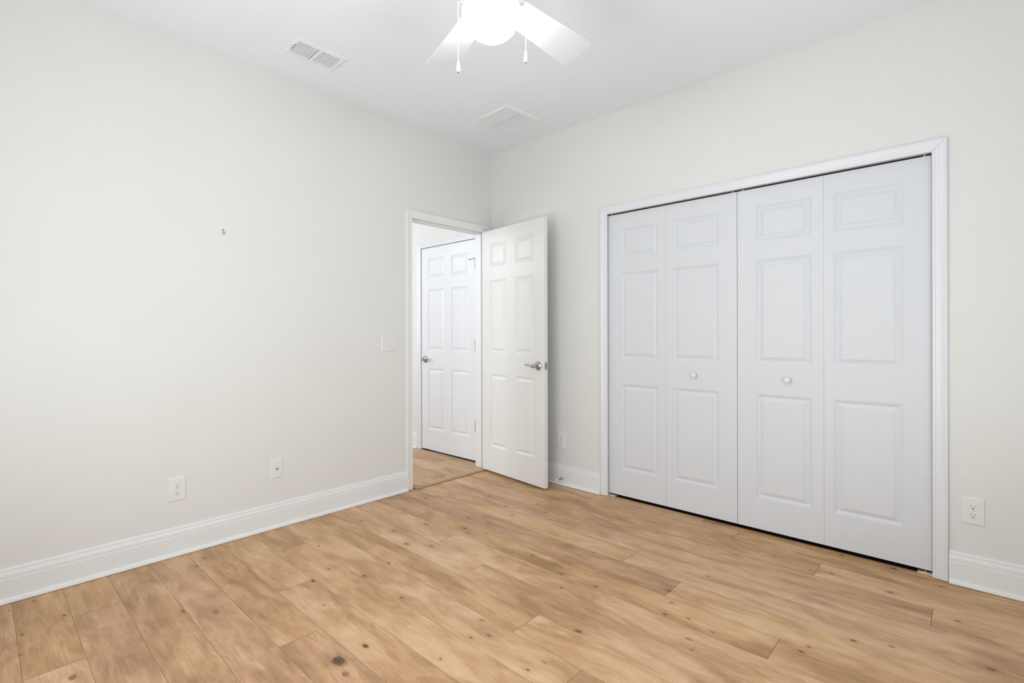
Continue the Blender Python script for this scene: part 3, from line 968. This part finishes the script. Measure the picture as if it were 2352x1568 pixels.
# supply register over the left wall
sv = thing('supply_register', (0.385, -1.796, H), 'white two-bank louvered ceiling register near the left wall', 'ceiling vent')
fr = vent_frame(0.206, 0.307, 0.142, 0.242, 0.0085, 0.020)
fr.build('frame', VENTW, sv)
mb = MB().box(-0.0712, 0.0712, -0.0095, 0.0095, -0.0085, -0.0062)
mb.build('center_bar', VENTW, sv)
mb = MB().box(-0.0715, 0.0715, -0.1215, 0.1215, -0.0012, -0.0004)  # flat plate coloured dark for the shade up in the duct
tag(mb.build('duct_shade_plate', DUCT_SHADE, sv), 'dark grey plate standing in for the shaded duct opening')
for s in (-1, 1):
    mb = MB()
    for i in range(7):
        xc = -0.062+0.0205*i
        ya, yb = sorted((s*0.0100, s*0.1205))
        mb.loft([[(xc+0.0030, y, -0.0016), (xc+0.0018, y, -0.0016), (xc-0.0006, y, -0.0042), (xc-0.0040, y, -0.0060), (xc-0.0042, y, -0.0070), (xc-0.0022, y, -0.0068), (xc+0.0012, y, -0.0046)] for y in (ya, yb)])
    mb.build('louver_bank', VENTW, sv)
mb = MB()
mb.loft([[(xx-0.0, -0.1275+yy, -0.0080-zz) for xx, yy, zz in ((-0.032, -0.0015, 0), (0.031, -0.0015, 0), (0.031, 0.0015, 0), (-0.032, 0.0015, 0))],
         [(xx-0.0, -0.1275+yy, -0.0090-zz) for xx, yy, zz in ((-0.032, -0.0015, 0), (0.031, -0.0015, 0), (0.031, 0.0015, 0), (-0.032, 0.0015, 0))]])
tag(mb.build('damper_slot', DARK, sv), 'dark damper lever slot')
for yy in (-0.143, 0.143):
    mb = MB()
    mb.lathe([(0.0035, -0.0072), (0.0035, -0.0089), (0.001, -0.0094)], 14, Matrix.Translation((0.0, yy, 0)))
    mb.build('screw', SCREW, sv)

# return grille near the closet
rv = thing('return_grille', (0.586, -0.432, H), 'square white ceiling return grille near the corner over the open door', 'ceiling vent', R(-3.4))
vent_frame(0.366, 0.348, 0.292, 0.284, 0.0075, 0.010).build('frame', VENTW, rv)
mb = MB().box(-0.1465, 0.1465, -0.1425, 0.1425, -0.0012, -0.0004)  # plain plate, its grey set to the shaded gaps between louvers
tag(mb.build('filter', GRILLE_SHADE, rv), 'grey plate standing in for the shade behind the louvers')
mb = MB().box(-0.1462, 0.1462, -0.0055, 0.0055, -0.0075, -0.0055)
mb.build('center_bar', VENTW, rv)
for s in (-1, 1):
    mb = MB()
    for i in range(19):
        xc = -0.1385+0.0154*i
        ya, yb = sorted((s*0.0058, s*0.1418))
        mb.loft([[(xc+0.0026, y, -0.0016), (xc+0.0018, y, -0.0016), (xc-0.0034, y, -0.0058), (xc-0.0034, y, -0.0068), (xc-0.0026, y, -0.0068)] for y in (ya, yb)])
    mb.build('louver_bank', VENTW, rv)

# ------------------------------------------------------------------ ceiling fan
FX, FY, FZ = 1.822, -1.8285, 2.4074
fan = thing('ceiling_fan', (FX, FY, H), 'white five-blade ceiling fan with a glowing round globe and two pull chains', 'ceiling fan')
Z = FZ-H  # blade level in fan space
mb = MB()
mb.lathe([(0.030, Z+0.245), (0.050, Z+0.250), (0.068, Z+0.285), (0.072, Z+0.330), (0.072, -0.0006)], 40)
mb.build('canopy', FANW, fan)
mb = MB()
mb.lathe([(0.0125, Z+0.135), (0.0125, Z+0.260)], 24)
mb.build('downrod', FANW, fan)
mb = MB()
mb.lathe([(0.060, Z+0.006), (0.095, Z+0.010), (0.112, Z+0.030), (0.118, Z+0.060), (0.112, Z+0.092), (0.085, Z+0.120), (0.040, Z+0.134), (0.016, Z+0.150)], 48)
mb.build('motor_housing', FANW, fan)
mb = MB()
mb.lathe([(0.058, Z+0.006), (0.062, Z-0.006), (0.064, Z-0.010), (0.080, Z-0.012), (0.0865, Z-0.015), (0.0865, Z-0.024), (0.0835, Z-0.0255), (0.06, Z-0.023)], 48)
mb.build('light_fitter', FANW, fan)
# globe: rounded bowl hanging from the fitter
GZ = 2.350-H
gp = []
for k in range(0, 19):
    a = math.pi/2*k/18
    gp.append((0.1075*math.cos(a)**0.92 if k < 18 else 0.0004, GZ-0.106*math.sin(a)))
gp = [(0.070, GZ+0.0365), (0.0765, GZ+0.033), (0.085, GZ+0.029), (0.0945, GZ+0.0215), (0.1022, GZ+0.0125), (0.1062, GZ+0.005)]+gp
mb = MB()
mb.lathe(gp, 56)
tag(mb.build('globe', GLOBE, fan), 'glowing frosted white globe')

BR, WI, WO, PT = 0.533, 0.1163, 0.160, R(-14.03)


def blade_loop(zoff):
    def wd(r): return WI+(WO-WI)*(r-0.15)/(BR-0.15)
    pts = []
    r0 = 0.135
    cr = 0.022
    w1 = wd(BR)/2
    pts.append((r0, -wd(r0)/2))
    for k in range(7):
        a = -math.pi/2+math.pi/2*k/6
        pts.append((BR-cr+cr*math.cos(a), -(w1-cr)+cr*math.sin(a)))
    for k in range(1, 4):
        pts.append((BR+0.004*math.sin(math.pi*k/4), -(w1-cr)+2*(w1-cr)*k/4))
    for k in range(7):
        a = math.pi/2*k/6
        pts.append((BR-cr+cr*math.cos(a), (w1-cr)+cr*math.sin(a)))
    pts.append((r0, wd(r0)/2))
    out = []
    for r, w in pts:
        out.append((r, w*math.cos(PT)-zoff*math.sin(PT), w*math.sin(PT)+zoff*math.cos(PT)))
    return out


mb = MB()
mb.loft([blade_loop(-0.0025), blade_loop(0.0025)])
bl0 = mb.build('fan_blade', BLADEW, fan)
bl0.location = (0, 0, Z)
mb = MB()
def tw(r, w, zo): return (r, w*math.cos(PT)-zo*math.sin(PT), w*math.sin(PT)+zo*math.cos(PT))
mb.loft([[(0.075, -0.018, 0.006), (0.075, 0.018, 0.006), (0.075, 0.018, 0.012), (0.075, -0.018, 0.012)],
         [tw(0.125, -0.022, 0.0030), tw(0.125, 0.022, 0.0030), tw(0.125, 0.022, 0.0068), tw(0.125, -0.022, 0.0068)],
         [tw(0.165, -0.042, 0.0028), tw(0.165, 0.042, 0.0028), tw(0.165, 0.042, 0.0060), tw(0.165, -0.042, 0.0060)],
         [tw(0.195, -0.040, 0.0028), tw(0.195, 0.040, 0.0028), tw(0.195, 0.040, 0.0058), tw(0.195, -0.040, 0.0058)],
         [tw(0.215, -0.018, 0.0028), tw(0.215, 0.018, 0.0028), tw(0.215, 0.018, 0.0055), tw(0.215, -0.018, 0.0055)]])
br0 = mb.build('blade_bracket', BLADEW, bl0)
bl0.rotation_euler = (0, 0, R(88.8))
for k in range(1, 5):
    c = copy_tree(bl0, fan)
    c.rotation_euler = (0, 0, R(88.8+72*k))


def chain(dx, dy, ztop, zfob, zbot):
    mb = MB()
    ex, ey = dx*0.69, dy*0.69
    mb.tube([(ex, ey, Z-0.019), (dx*0.97, dy*0.97, Z-0.024), (dx, dy, Z-0.030), (dx, dy, ztop-H-0.006)], 0.0011, 8)
    n = int((ztop-zfob)/0.0062)
    for i in range(n):
        zc = ztop-H-0.006-(ztop-zfob-0.006)*(i+0.5)/n
        mb.lathe([(0.0005, zc-0.0030), (0.0014, zc-0.0018), (0.0018, zc), (0.0014, zc+0.0018), (0.0005, zc+0.0030)], 8, Matrix.Translation((dx, dy, 0)))
    ch = mb.build('pull_chain', FANW, fan)
    mb = MB()
    L = zfob-zbot
    zz = zfob-H
    mb.lathe([(0.0008, zz+0.0015), (0.0030, zz), (0.0045, zz-0.12*L), (0.0070, zz-0.50*L), (0.0080, zz-0.72*L), (0.0070, zz-0.92*L), (0.0045, zz-L), (0.0005, zz-L-0.0005)], 20, Matrix.Translation((dx, dy, 0)))
    tag(mb.build('fob', FANW, ch), 'white teardrop pull')
    mb = MB()
    mb.lathe([(0.0026, zz-L-0.0002), (0.0022, zz-L-0.0016)], 12, Matrix.Translation((dx, dy, 0)))
    tag(mb.build('fob_end', DARK, ch), 'dark end of the pull')


chain(-0.0895, -0.0826, 2.360, 2.168, 2.127)
chain(0.0925, 0.0854, 2.369, 2.205, 2.162)

# ------------------------------------------------------------------ made-up windows behind the fill lamps, never in view
def window(name, loc, rz, ww, label):
    w1 = thing(name, loc, label, 'added window', rz, kind='structure')
    wh = WIN[3]-WIN[2]
    mb = MB()
    for x0, x1, z0, z1 in ((-ww+0.0005, -ww+0.05, 0.0005, wh-0.0005), (ww-0.05, ww-0.0005, 0.0005, wh-0.0005), (-ww+0.05, ww-0.05, 0.0005, 0.05), (-ww+0.05, ww-0.05, wh-0.05, wh-0.0005), (-ww+0.05, ww-0.05, wh/2-0.02, wh/2+0.02)):
        mb.box(x0, x1, -0.02, 0.02, z0, z1)
    mb.build('frame', TRIM, w1)
    for z0, z1 in ((0.0505, wh/2-0.0205), (wh/2+0.0205, wh-0.0505)):
        MB().box(-ww+0.0505, ww-0.0505, -0.003, 0.003, z0, z1).build('pane', GLASS, w1)


window('added_window_1', ((WIN[0]+WIN[1])/2, WY-0.06, WIN[2]), 0, (WIN[1]-WIN[0])/2, 'white-framed added window in the wall behind the photographer')
window('added_window_2', (WX+0.06, (WN2[0]+WN2[1])/2, WIN[2]), R(90), (WN2[1]-WN2[0])/2, 'white-framed added window in the wall right of the photographer')
